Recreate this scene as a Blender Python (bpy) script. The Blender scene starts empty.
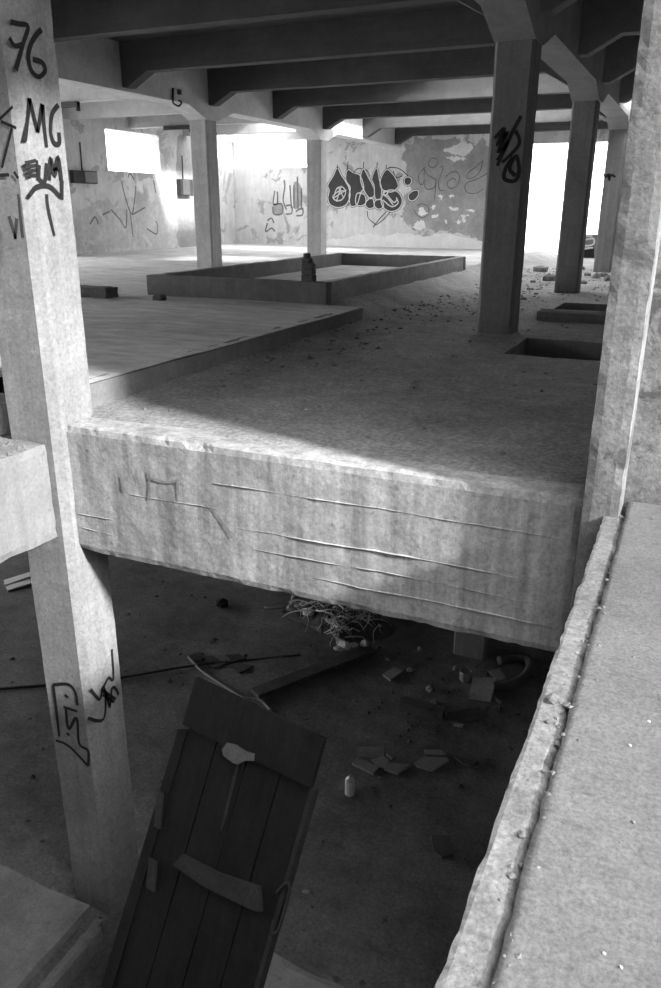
import bpy, bmesh, math, random
from mathutils import Vector, Matrix, noise
from mathutils.geometry import delaunay_2d_cdt

# ------------------------------------------------------------------ camera, sky, sun, exposure
scene = bpy.context.scene
COL = scene.collection
W_PX, H_PX, F_PX = 661, 988, 782.86
YAW, PITCH, ROLL = math.radians(24.582), math.radians(20.040), math.radians(0.199)
EYE = Vector((0.0, 0.0, 1.6))
_f = Vector((-math.sin(YAW)*math.cos(PITCH), math.cos(YAW)*math.cos(PITCH), -math.sin(PITCH)))
_r = Vector((math.cos(YAW), math.sin(YAW), 0)); _u = _r.cross(_f)
R_ = math.cos(ROLL)*_r + math.sin(ROLL)*_u
U_ = -math.sin(ROLL)*_r + math.cos(ROLL)*_u
cam_data = bpy.data.cameras.new('camera')
cam = bpy.data.objects.new('camera', cam_data); COL.objects.link(cam)
cam_data.sensor_fit = 'VERTICAL'; cam_data.sensor_height = 36.0
cam_data.lens = F_PX/H_PX*36.0
cam_data.clip_start = 0.05; cam_data.clip_end = 300
m3 = Matrix((R_, U_, -_f)).transposed()
cam.matrix_world = Matrix.Translation(EYE) @ m3.to_4x4()
scene.camera = cam

SKY = 7.0
world = bpy.data.worlds.new('overcast_sky'); scene.world = world
world.use_nodes = True
bg = world.node_tree.nodes['Background']
bg.inputs['Color'].default_value = (1, 1, 1, 1); bg.inputs['Strength'].default_value = SKY

sun_data = bpy.data.lights.new('hazy_sun', 'SUN')
sun_data.energy = 9.5; sun_data.angle = math.radians(5)
sun = bpy.data.objects.new('hazy_sun', sun_data); COL.objects.link(sun)
sun.location = (8, -5, 9)
SUN_DIR = Vector((0.86, -0.205, 0.49)).normalized()
sun.rotation_euler = SUN_DIR.to_track_quat('Z', 'Y').to_euler()

scene.view_settings.view_transform = 'Standard'
scene.view_settings.look = 'None'
scene.view_settings.gamma = 1.0
scene.view_settings.use_curve_mapping = False
scene.view_settings.exposure = 0.0
scene.cycles.use_denoising = True
scene.cycles.max_bounces = 10
scene.cycles.diffuse_bounces = 8

def portal(loc, direction, sx, sy):
    """sky portal in one of the building's openings (it only guides sky sampling, gives no light)"""
    d = bpy.data.lights.new('sky_portal', 'AREA'); d.shape = 'RECTANGLE'; d.size = sx; d.size_y = sy
    d.cycles.is_portal = True
    o = bpy.data.objects.new('sky_portal', d); COL.objects.link(o); o.location = loc
    o.rotation_euler = (-Vector(direction)).to_track_quat('Z', 'Y').to_euler()
    return o

# ------------------------------------------------------------------ helpers
random.seed(7)
def at(px, py, x=None, y=None, z=None):
    """the point of a real plane (x=, y= or z= const) seen at that pixel"""
    d = R_*(px-W_PX/2) - U_*(py-H_PX/2) + _f*F_PX
    if x is not None: t = (x-EYE.x)/d.x
    elif y is not None: t = (y-EYE.y)/d.y
    else: t = (z-EYE.z)/d.z
    return EYE + d*t

def tag(o, label=None, cat=None, group=None, kind=None):
    if label: o['label'] = label
    if cat: o['category'] = cat
    if group: o['group'] = group
    if kind: o['kind'] = kind
    return o

def empty(name, loc, label, cat, group=None):
    o = bpy.data.objects.new(name, None); COL.objects.link(o); o.location = loc
    o.empty_display_size = 0.2
    return tag(o, label, cat, group)

def world_loc(o):
    p = Vector(o.location)
    while o.parent: o = o.parent; p += Vector(o.location)
    return p

def build(name, verts, faces, mat, parent=None, smooth=False, origin=None):
    verts = [Vector(v) for v in verts]
    if origin is None:
        xs = [v.x for v in verts]; ys = [v.y for v in verts]; zs = [v.z for v in verts]
        origin = Vector(((min(xs)+max(xs))/2, (min(ys)+max(ys))/2, min(zs)))
    me = bpy.data.meshes.new(name)
    me.from_pydata([v-origin for v in verts], [], faces)
    me.validate(); me.update()
    if smooth:
        for p in me.polygons: p.use_smooth = True
    o = bpy.data.objects.new(name, me); COL.objects.link(o)
    if mat: me.materials.append(mat)
    o.location = origin
    if parent is not None:
        o.parent = parent; o.location = origin - world_loc(parent)
    return o

def from_bm(name, bm, mat, parent=None, smooth=False, origin=None):
    bmesh.ops.recalc_face_normals(bm, faces=bm.faces)
    bm.verts.index_update()
    v = [x.co.copy() for x in bm.verts]; f = [[q.index for q in x.verts] for x in bm.faces]
    bm.free()
    return build(name, v, f, mat, parent, smooth, origin)

def box_bm(x0, x1, y0, y1, z0, z1, bevel=0.0, seg=1):
    bm = bmesh.new(); bmesh.ops.create_cube(bm, size=1)
    for v in bm.verts:
        v.co = Vector(((x0+x1)/2+v.co.x*(x1-x0), (y0+y1)/2+v.co.y*(y1-y0), (z0+z1)/2+v.co.z*(z1-z0)))
    if bevel: bmesh.ops.bevel(bm, geom=bm.edges[:], offset=bevel, segments=seg, affect='EDGES', profile=0.5)
    return bm

def box(name, x0, x1, y0, y1, z0, z1, mat, parent=None, bevel=0.0):
    return from_bm(name, box_bm(x0, x1, y0, y1, z0, z1, bevel), mat, parent)

def nz(p, s, o=0.0):
    return noise.noise(Vector((p[0]*s+o, p[1]*s+o*1.7, p[2]*s-o)))

def rough_box(name, x0, x1, y0, y1, z0, z1, mat, parent=None, step=0.1, amp=0.006, chip=0.012, chipscale=6.0, big=0.0):
    """a cast concrete block: skin divided finely, uneven faces, broken edges"""
    dims = ((x0, x1), (y0, y1), (z0, z1))
    n = [max(1, int(round((b-a)/step))) for a, b in dims]
    idx = {}; verts = []; faces = []
    def vid(i, j, k):
        key = (i, j, k)
        if key in idx: return idx[key]
        p = Vector(tuple(dims[a][0]+(dims[a][1]-dims[a][0])*key[a]/n[a] for a in range(3)))
        q = p.copy()
        lim = [(-1 if key[a] == 0 else (1 if key[a] == n[a] else 0)) for a in range(3)]
        cnt = sum(1 for l in lim if l)
        for a in range(3):
            if lim[a]:
                d = amp*(nz(p, 3.1, a*7.3)+0.6*nz(p, 9.0, a*3.1)) + big*nz(p, 0.8, a)
                if cnt >= 2:
                    c = chip*(0.55+1.6*max(0.0, nz(p, chipscale, 11.0))+0.9*max(0, nz(p, chipscale*3, 4.0)))
                    d -= c
                q[a] += lim[a]*d
        idx[key] = len(verts); verts.append(q); return idx[key]
    def side(a, lo):
        b, c = [t for t in range(3) if t != a]
        fix = 0 if lo else n[a]
        for i in range(n[b]):
            for j in range(n[c]):
                quad = []
                for di, dj in ((0, 0), (1, 0), (1, 1), (0, 1)):
                    k = [0, 0, 0]; k[a] = fix; k[b] = i+di; k[c] = j+dj; quad.append(vid(*k))
                if (a == 1) != lo: quad = quad
                else: quad = quad[::-1]
                faces.append(quad)
    for a in range(3): side(a, True); side(a, False)
    return build(name, verts, faces, mat, parent, smooth=False)

def grid(name, x0, x1, y0, y1, zf, mat, step=0.15, holes=(), skirt=None, parent=None, jitter=True):
    """a ground surface of small quads following zf(x, y), with rectangular holes left out"""
    nx = max(1, int(round((x1-x0)/step))); ny = max(1, int(round((y1-y0)/step)))
    xs = sorted(set([x0+(x1-x0)*i/nx for i in range(nx+1)] + [h for H in holes for h in H[:2] if x0 < h < x1]))
    ys = sorted(set([y0+(y1-y0)*i/ny for i in range(ny+1)] + [h for H in holes for h in H[2:] if y0 < h < y1]))
    verts = [Vector((x, y, zf(x, y))) for y in ys for x in xs]
    faces = []; n = len(xs)
    for j in range(len(ys)-1):
        for i in range(n-1):
            cx = (xs[i]+xs[i+1])/2; cy = (ys[j]+ys[j+1])/2
            if any(h[0] < cx < h[1] and h[2] < cy < h[3] for h in holes): continue
            faces.append((j*n+i, j*n+i+1, (j+1)*n+i+1, (j+1)*n+i))
    return build(name, verts, faces, mat, parent, smooth=True)

def prism(name, prof, axis, a0, a1, mat, parent=None):
    """extrude a profile: axis 'y' takes (x,z) points, axis 'x' takes (y,z) points"""
    n = len(prof); v = []
    for a in (a0, a1):
        for p, q in prof: v.append((p, a, q) if axis == 'y' else (a, p, q))
    bm = bmesh.new(); bv = [bm.verts.new(x) for x in v]
    bm.faces.new(bv[:n]); bm.faces.new(bv[n:][::-1])
    for i in range(n): bm.faces.new((bv[i], bv[(i+1) % n], bv[n+(i+1) % n], bv[n+i]))
    return from_bm(name, bm, mat, parent)

def smooth_path(pts, closed=False, sub=6):
    out = []; n = len(pts); pts = [Vector(p) for p in pts]
    rng = n if closed else n-1
    for i in range(rng):
        p0 = pts[(i-1) % n] if closed or i > 0 else pts[i]
        p1 = pts[i]; p2 = pts[(i+1) % n]
        p3 = pts[(i+2) % n] if closed or i+2 < n else p2
        for k in range(sub):
            t = k/sub
            out.append(0.5*((2*p1)+(p2-p0)*t+(2*p0-5*p1+4*p2-p3)*t*t+(3*p1-p0-3*p2+p3)*t*t*t))
    if not closed: out.append(pts[-1])
    return out

def ribbon(pts, nrm, width, off, closed=False, taper=False, wob=0.0):
    nrm = Vector(nrm); v = []; f = []; n = len(pts)
    for i, p in enumerate(pts):
        a = pts[i-1] if (closed or i > 0) else p
        b = pts[(i+1) % n] if (closed or i < n-1) else p
        t = (b-a)
        if t.length < 1e-9: t = Vector((0.01, 0.013, 0.017))
        s = t.normalized().cross(nrm).normalized()
        w = width*(1+wob*nz(p, 5.0, 2.0))*0.5
        if taper and not closed: w *= 0.45+0.55*math.sin(math.pi*min(1, max(0, (i+0.6)/(n+0.2))))
        v += [p+s*w+nrm*off, p-s*w+nrm*off]
    for i in range(n if closed else n-1):
        j = (i+1) % n
        f.append((2*i, 2*i+1, 2*j+1, 2*j))
    return v, f

def paint(name, strokes, nrm, mat, parent, width, off=0.004, closed=False, sharp=False, wob=0.3, label=None):
    V = []; F = []
    for st in strokes:
        p = [Vector(q) for q in st] if sharp else smooth_path(st, closed)
        v, f = ribbon(p, nrm, width, off, closed, wob=wob)
        b = len(V); V += v; F += [tuple(b+i for i in q) for q in f]
    o = build(name, V, F, mat, parent)
    if label: o['label'] = label
    return o

def blob(name, outline, nrm, mat, parent, off, smooth=True, rag=0.0):
    p = smooth_path(outline, True, 14 if rag else 6) if smooth else [Vector(q) for q in outline]
    if rag:
        ax = Vector(nrm)
        q = []
        for v in p:
            d = Vector((nz(v, 1.1/rag*0.25, 1)+0.7*nz(v, 0.9/rag, 4)+0.5*nz(v, 2.6/rag, 6), nz(v, 1.1/rag*0.25, 9)+0.7*nz(v, 0.9/rag, 7)+0.5*nz(v, 2.6/rag, 2), nz(v, 1.0/rag*0.25, 3)+0.7*nz(v, 0.9/rag, 5)+0.5*nz(v, 2.6/rag, 8)))*rag
            q.append(v+d-ax*ax.dot(d))
        p = q
    ax = Vector(nrm); e1 = Vector((0, 0, 1)); e2 = ax.cross(e1)
    o0 = p[0]
    r = delaunay_2d_cdt([Vector(((q-o0).dot(e2), (q-o0).dot(e1))) for q in p], [], [list(range(len(p)))], 1, 1e-5)
    return build(name, [o0+e2*c.x+e1*c.y+ax*off for c in r[0]], [tuple(f) for f in r[2]], mat, parent)

def tube_data(pts, r, sides=6, r_end=None):
    v = []; f = []; n = len(pts)
    for i, p in enumerate(pts):
        t = (pts[min(i+1, n-1)]-pts[max(i-1, 0)]).normalized()
        a = t.cross(Vector((0.13, 0.2, 1)) if abs(t.z) < 0.95 else Vector((1, 0.1, 0))).normalized(); b = t.cross(a)
        rr = r if r_end is None else r+(r_end-r)*i/max(1, n-1)
        for k in range(sides):
            an = 2*math.pi*k/sides
            v.append(p+(a*math.cos(an)+b*math.sin(an))*rr)
    for i in range(n-1):
        for k in range(sides):
            f.append((i*sides+k, i*sides+(k+1) % sides, (i+1)*sides+(k+1) % sides, (i+1)*sides+k))
    f.append(tuple(range(sides))[::-1]); f.append(tuple((n-1)*sides+k for k in range(sides)))
    return v, f

def tube(name, pts, r, mat, parent=None, sides=6, r_end=None):
    v, f = tube_data([Vector(p) for p in pts], r, sides, r_end)
    return build(name, v, f, mat, parent, smooth=True)

def stone_data(c, r, squash=0.7, seed=0):
    rnd = random.Random(seed)
    bm = bmesh.new(); bmesh.ops.create_icosphere(bm, subdivisions=1, radius=1)
    sx, sy, sz = r*rnd.uniform(0.7, 1.2), r*rnd.uniform(0.7, 1.2), r*squash*rnd.uniform(0.7, 1.1)
    v = []; rz = rnd.uniform(0, 6.28); ca, sa = math.cos(rz), math.sin(rz)
    for q in bm.verts:
        k = 1+rnd.uniform(-0.22, 0.18)
        x, y, z = q.co.x*sx*k, q.co.y*sy*k, q.co.z*sz*k
        v.append(Vector((c[0]+x*ca-y*sa, c[1]+x*sa+y*ca, c[2]+z+sz*0.55)))
    f = [[q.index for q in x.verts] for x in bm.faces]; bm.free()
    return v, f

def stone(name, c, r, mat, label, group, seed, squash=0.7, cat='stone'):
    v, f = stone_data(c, r, squash, seed)
    return tag(build(name, v, f, mat), label, cat, group)

# ------------------------------------------------------------------ materials (procedural, monochrome)
def material(name, base, var=0.25, scale=1.2, grain=0.12, streak=0.0, pits=0.0, bump=0.35, rough=0.92, axis=None, gscale=45.0, patch=None, spec=0.25, mottle=0.10):
    m = bpy.data.materials.new(name); m.use_nodes = True
    nt = m.node_tree; N = nt.nodes; L = nt.links
    bs = N['Principled BSDF']; bs.inputs['Roughness'].default_value = rough
    bs.inputs['Specular IOR Level'].default_value = spec
    geo = N.new('ShaderNodeNewGeometry')
    def noise_tex(sc, det=5.0, stretch=None, ro=0.6, dist=0.0):
        mp = N.new('ShaderNodeMapping')
        L.new(geo.outputs['Position'], mp.inputs['Vector'])
        mp.inputs['Scale'].default_value = stretch or (1, 1, 1)
        t = N.new('ShaderNodeTexNoise'); t.inputs['Scale'].default_value = sc
        t.inputs['Detail'].default_value = det; t.inputs['Roughness'].default_value = ro
        t.inputs['Distortion'].default_value = dist
        L.new(mp.outputs[0], t.inputs['Vector']); return t.outputs['Fac']
    def rng(v, a, b, c, d):
        r = N.new('ShaderNodeMapRange'); L.new(v, r.inputs['Value'])
        for i, x in enumerate((a, b, c, d)): r.inputs[i+1].default_value = x
        return r.outputs[0]
    def mul(a, b):
        x = N.new('ShaderNodeMath'); x.operation = 'MULTIPLY'; L.new(a, x.inputs[0])
        if isinstance(b, float): x.inputs[1].default_value = b
        else: L.new(b, x.inputs[1])
        return x.outputs[0]
    v = rng(noise_tex(scale, 6.0, None, 0.62, 0.3), 0.28, 0.72, base*(1-var), base*(1+var))
    g = noise_tex(gscale, 4.0, None, 0.7)
    v = mul(v, rng(g, 0.3, 0.7, 1-grain, 1+grain))
    med = noise_tex(scale*6.0, 5.0, None, 0.65)
    v = mul(v, rng(med, 0.3, 0.7, 1-var*0.55, 1+var*0.55))
    mot = noise_tex(30.0, 4.0, None, 0.75, 0.0)
    v = mul(v, rng(mot, 0.32, 0.68, 1-mottle, 1+mottle))
    if streak:
        st = noise_tex(3.0, 5.0, axis or (3.0, 3.0, 0.22), 0.65)
        v = mul(v, rng(st, 0.32, 0.68, 1-streak, 1+streak*0.7))
    if pits:
        pt = noise_tex(17.0, 3.0, None, 0.6, 0.4)
        v = mul(v, rng(pt, 0.24, 0.4, 1-pits, 1.0))
    if patch:      # peeling: a second coat shows where the noise is high
        psc, pth, pval = patch
        mx = N.new('ShaderNodeMix'); mx.data_type = 'FLOAT'
        L.new(rng(noise_tex(psc, 8.0, None, 0.68, 0.6), pth, pth+0.035, 0.0, 1.0), mx.inputs[0])
        L.new(v, mx.inputs[2]); L.new(mul(rng(g, 0.3, 0.7, 0.92, 1.08), float(pval)), mx.inputs[3])
        v = mx.outputs[0]
    cmb = N.new('ShaderNodeCombineColor')
    for i in range(3): L.new(v, cmb.inputs[i])
    L.new(cmb.outputs[0], bs.inputs['Base Color'])
    if bump:
        add = N.new('ShaderNodeMath'); add.operation = 'ADD'
        L.new(mul(g, 0.35), add.inputs[0]); L.new(mul(med, 0.9), add.inputs[1])
        bp = N.new('ShaderNodeBump'); bp.inputs['Strength'].default_value = bump; bp.inputs['Distance'].default_value = 0.02
        L.new(add.outputs[0], bp.inputs['Height']); L.new(bp.outputs[0], bs.inputs['Normal'])
    return m

M = {}
M['beam'] = material('board_marked_concrete', 0.40, 0.26, 0.8, 0.12, streak=0.34, pits=0.4, bump=0.25, mottle=0.22)
M['side_beam'] = material('side_beam_concrete', 0.215, 0.16, 1.1, 0.08, streak=0.15, pits=0.28, bump=0.4)
M['ledge'] = material('weathered_ledge_concrete', 0.135, 0.18, 1.6, 0.3, pits=0.3, bump=0.22, gscale=75, mottle=0.16)
M['ledge_edge'] = material('crumbled_ledge_edge', 0.165, 0.22, 2.4, 0.3, pits=0.6, bump=0.4, gscale=55, mottle=0.25)
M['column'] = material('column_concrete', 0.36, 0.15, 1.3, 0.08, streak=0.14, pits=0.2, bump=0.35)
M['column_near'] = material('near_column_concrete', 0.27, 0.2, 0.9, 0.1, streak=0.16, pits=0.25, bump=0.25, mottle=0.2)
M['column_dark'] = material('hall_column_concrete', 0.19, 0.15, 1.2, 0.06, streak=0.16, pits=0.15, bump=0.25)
M['pier'] = material('mottled_pier_concrete', 0.22, 0.28, 2.0, 0.12, streak=0.16, pits=0.4, bump=0.3, patch=(2.2, 0.60, 0.12), mottle=0.25)
M['pier_dark'] = material('stained_wall_concrete', 0.21, 0.3, 2.2, 0.12, streak=0.2, pits=0.4, bump=0.3, patch=(2.4, 0.57, 0.10), mottle=0.3)
M['dirt'] = material('dirty_floor', 0.29, 0.3, 0.7, 0.25, pits=0.35, bump=0.4, gscale=30, mottle=0.2)
M['step'] = material('dirty_step_face', 0.17, 0.25, 1.2, 0.1, bump=0.4)
M['slab'] = material('swept_slab', 0.48, 0.2, 0.7, 0.1, bump=0.4, streak=0.25, axis=(0.5, 2.2, 1.0))
M['pit'] = material('pit_floor_mud', 0.17, 0.4, 0.6, 0.2, pits=0.4, bump=0.6, gscale=22, mottle=0.25)
M['platform'] = material('platform_concrete', 0.24, 0.25, 1.2, 0.12, pits=0.3, bump=0.5)
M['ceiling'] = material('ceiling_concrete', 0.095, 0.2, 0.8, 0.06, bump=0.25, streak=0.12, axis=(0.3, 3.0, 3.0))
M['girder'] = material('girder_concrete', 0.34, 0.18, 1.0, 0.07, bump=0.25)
M['girder_lit'] = material('lit_girder_concrete', 0.60, 0.15, 1.0, 0.07, bump=0.25)  # girder concrete lightened: window glow on the left girder put into the colour
M['ceiling_lit'] = material('lit_beam_concrete', 0.45, 0.15, 1.0, 0.07, bump=0.25)  # lighter copy of the beam concrete, with the left bay's window glow in its colour
M['plaster'] = material('peeling_plaster', 0.62, 0.15, 0.7, 0.08, bump=0.3, streak=0.1, patch=(1.3, 0.56, 0.36))
M['plaster_old'] = material('left_wall_plaster', 0.62, 0.16, 0.8, 0.1, bump=0.3, streak=0.1, patch=(1.0, 0.55, 0.40))
M['plaster_grey'] = material('grey_bare_render', 0.33, 0.22, 1.2, 0.08, bump=0.3)
M['plaster_white'] = material('white_plaster_flake', 0.75, 0.08, 2.0, 0.05, bump=0.2)
M['dado'] = material('grey_dado', 0.52, 0.25, 0.9, 0.08, bump=0.3, streak=0.1, patch=(1.4, 0.58, 0.6))
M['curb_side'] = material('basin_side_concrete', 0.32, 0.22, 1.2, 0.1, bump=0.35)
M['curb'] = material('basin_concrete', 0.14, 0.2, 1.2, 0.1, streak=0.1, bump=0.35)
M['paint'] = material('black_spray_paint', 0.018, 0.3, 6.0, 0.2, bump=0.0, rough=0.7)
M['paint_grey'] = material('dark_grey_fill_paint', 0.06, 0.2, 3.0, 0.1, bump=0.0, rough=0.75)
M['paint_faint'] = material('faded_spray_paint', 0.16, 0.3, 3.0, 0.1, bump=0.0, rough=0.8)
M['paint_light'] = material('pale_outline_paint', 0.62, 0.1, 3.0, 0.05, bump=0.0, rough=0.7)
M['wood'] = material('dark_weathered_wood', 0.014, 0.3, 2.0, 0.2, streak=0.3, axis=(6, 1.0, 0.6), bump=0.5, rough=0.8)
M['wood_lite'] = material('grey_batten_wood', 0.04, 0.25, 2.0, 0.2, bump=0.5, rough=0.85)
M['plank'] = material('old_plank_wood', 0.10, 0.3, 2.5, 0.2, bump=0.4)
M['metal'] = material('dark_rusty_metal', 0.04, 0.3, 4.0, 0.2, bump=0.3, rough=0.6)
M['shard'] = material('grey_tile_shard', 0.26, 0.15, 3.0, 0.1, bump=0.25)
M['shard_dark'] = material('dark_sheet_shard', 0.10, 0.2, 3.0, 0.1, bump=0.3)
M['paper'] = material('torn_paper', 0.13, 0.15, 5.0, 0.1, bump=0.2)
M['pale'] = material('pale_litter', 0.42, 0.25, 3.0, 0.1, bump=0.2)
M['tin'] = material('bare_tin', 0.75, 0.1, 5.0, 0.05, bump=0.1, rough=0.35, spec=0.6)
M['stone'] = material('rubble_stone', 0.20, 0.3, 3.0, 0.15, bump=0.5)
M['ground'] = material('bright_outside_ground', 0.55, 0.15, 0.3, 0.1, bump=0.2)

# ------------------------------------------------------------------ the structure
YB = 29.4          # back wall
XL = -17.8         # left wall
ROOF = 4.58        # underside of roof slab
ZP = -5.0          # lower storey floor
ZS = 0.22          # raised slab of the hall
STEPX = -4.5
S = lambda o, label, cat: tag(o, label, cat, None, 'structure')

# dirty hall floor with two openings
HOLE1 = (-1.97, -0.45, 9.15, 10.5)
HOLE2 = (-2.2, -0.45, 12.75, 15.0)
def sm(a, b, x):
    t = max(0.0, min(1.0, (x-a)/(b-a))); return t*t*(3-2*t)
def floor_z(x, y):
    z = 0.012*nz((x, y, 0), 0.9) + 0.006*nz((x, y, 0), 4.0, 3)
    e = y + 0.16*nz((x, y, 0), 1.3, 5)+0.05*nz((x, y, 0), 6.0)
    z = z*sm(4.8, 5.3, y) - 0.03 + 0.042*sm(4.62, 4.92, e)
    z += 0.20*sm(-4.5, -5.2, x)*sm(10.8, 11.6, y)
    z += 0.05*sm(-4.05, -4.5, x)*sm(5.0, 6.0, y)*(0.6+0.6*nz((x, y, 0), 1.7))
    return z
S(grid('floor', -5.4, -0.43, 4.6, YB, floor_z, M['dirt'], 0.12, (HOLE1, HOLE2, (-5.5, STEPX-0.06, 4.0, 11.0))), 'dirty concrete floor of the upper hall, littered with grit', 'floor')
def raised_z(x, y): return ZS + 0.01*nz((x, y, 1), 0.8) + 0.004*nz((x, y, 0), 3.0)
S(rough_box('trim_step', STEPX-0.3, STEPX, 4.9, 11.0, -0.1, ZS, M['step'], None, 0.12, 0.006, 0.014), 'low step edge of the raised slab across the hall', 'step')
S(grid('floor_raised', XL, STEPX-0.02, 4.9, 11.0, lambda x, y: raised_z(x, y)*1.0, M['slab'], 0.25), 'pale swept raised slab left of the step', 'floor')
S(grid('floor_raised', XL, -5.15, 11.0, YB, lambda x, y: raised_z(x, y), M['slab'], 0.25), 'pale raised slab around and behind the low basin', 'floor')
S(box('trim_slab_edge', -5.4, STEPX-0.02, 10.95, 11.0, -0.1, ZS, M['slab']), 'far end face of the raised slab', 'step')
# underside of the upper floor (lower storey ceiling)
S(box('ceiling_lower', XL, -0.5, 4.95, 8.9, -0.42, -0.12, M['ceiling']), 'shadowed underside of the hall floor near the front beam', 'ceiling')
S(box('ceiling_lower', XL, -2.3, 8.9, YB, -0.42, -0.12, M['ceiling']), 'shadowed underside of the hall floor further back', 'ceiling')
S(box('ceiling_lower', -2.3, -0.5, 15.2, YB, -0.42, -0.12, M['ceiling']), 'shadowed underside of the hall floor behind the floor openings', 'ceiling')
S(rough_box('floor_side', XL, -5.02, -3.0, 4.9, -0.3, 0.10, M['slab'], None, 0.2, 0.008, 0.02), 'slab left of the side beam over the lower storey', 'floor')
S(box('floor_side', -5.02, -4.9, -3.0, 4.9, -0.4, -0.16, M['dirt']), 'dirt filled gap between side beam and slab', 'floor')
# lower storey
def pit_z(x, y): return ZP + 0.03*nz((x, y, 0), 0.7) + 0.012*nz((x, y, 0), 2.6) + 0.006*nz((x, y, 2), 8.0)
S(grid('floor_pit', XL, 0.0, -3.0, 14.0, pit_z, M['pit'], 0.14), 'dark muddy floor of the lower storey', 'floor')
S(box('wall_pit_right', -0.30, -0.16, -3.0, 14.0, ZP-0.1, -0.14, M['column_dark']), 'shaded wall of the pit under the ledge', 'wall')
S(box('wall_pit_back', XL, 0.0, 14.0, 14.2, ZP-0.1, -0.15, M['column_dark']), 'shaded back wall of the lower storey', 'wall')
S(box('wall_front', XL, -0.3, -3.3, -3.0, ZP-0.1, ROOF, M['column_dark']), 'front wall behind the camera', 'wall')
S(box('wall_skyblock_rear', -0.3, 7.3, -3.6, -3.3, -0.4, 10.0, M['column_dark']), 'tall unseen wall added behind the terrace to block sky light', 'wall')  # added out of view to keep sky light off the terrace

# terrace the photographer stands on: lower broken margin + main slab
def rough_slab(name, x0, x1, y0, y1, z0, z1, mat, step, amp, chipl, groove=0.0, smooth=True):
    nx = int((x1-x0)/step); ny = int((y1-y0)/step)
    v = []; f = []
    for j in range(ny+1):
        for i in range(nx+1):
            x = x0+(x1-x0)*i/nx; y = y0+(y1-y0)*j/ny
            p = (x, y, 0)
            z = z1 + amp*(nz(p, 2.2)+0.7*nz(p, 7.0, 5)+0.5*nz(p, 22.0, 9))
            if groove: z -= groove*(1.0 if x > -0.19 else math.exp(-((x+0.19)/(0.012+0.014*max(0, nz(p, 5, 7)+0.1)))**2))*max(0.25, 0.7+1.3*nz(p, 9, 2))
            if i == 0:
                x += chipl*(0.4*nz(p, 1.6, 8)+0.8*nz(p, 5.5, 2)+0.6*nz(p, 17, 6)); z -= chipl*(0.5 if groove else 0.12)*(1+nz(p, 7, 3))
            v.append(Vector((x, y, z)))
    n = nx+1
    for j in range(ny):
        for i in range(nx): f.append((j*n+i, j*n+i+1, (j+1)*n+i+1, (j+1)*n+i))
    b = len(v)
    for j in range(ny+1):          # side face towards the pit
        q = v[j*n]; v.append(Vector((q.x+0.01*nz(q, 6), q.y, z0)))
    for j in range(ny): f.append((j*n, (j+1)*n, b+j+1, b+j))
    c = len(v)
    for i in range(nx+1):
        q = v[ny*n+i]; v.append(Vector((q.x, q.y, z0)))
    for i in range(nx): f.append((ny*n+i, ny*n+i+1, c+i+1, c+i))
    return build(name, v, f, mat, None, smooth=smooth)
S(rough_slab('floor_ledge_margin', -0.305, -0.17, -3.0, 4.42, -0.36, -0.016, M['ledge_edge'], 0.014, 0.004, 0.010, 0.034, False), 'narrow crumbled concrete margin along the pit', 'ledge')
S(rough_slab('floor_ledge', -0.195, 2.6, -3.0, 4.66, -0.3, 0.0, M['ledge'], 0.026, 0.0025, 0.012), 'wide weathered ledge slab beside the pit', 'ledge')

# side wall that ends as a pier at the ledge
S(rough_box('wall_right', -0.43, -0.225, 4.36, 4.66, -1.2, 5.2, M['pier'], None, 0.05, 0.002, 0.008), 'mottled concrete pier rising beside the ledge', 'wall')
S(rough_box('wall_right', -0.43, 2.6, 4.62, 5.6, -0.4, 5.2, M['pier_dark'], None, 0.12, 0.003, 0.012), 'mottled concrete wall closing the end of the ledge', 'wall')
S(box('wall_right', -0.43, -0.235, 5.6, YB, -0.4, ROOF, M['pier']), 'far stretch of the mottled side wall', 'wall')

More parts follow.
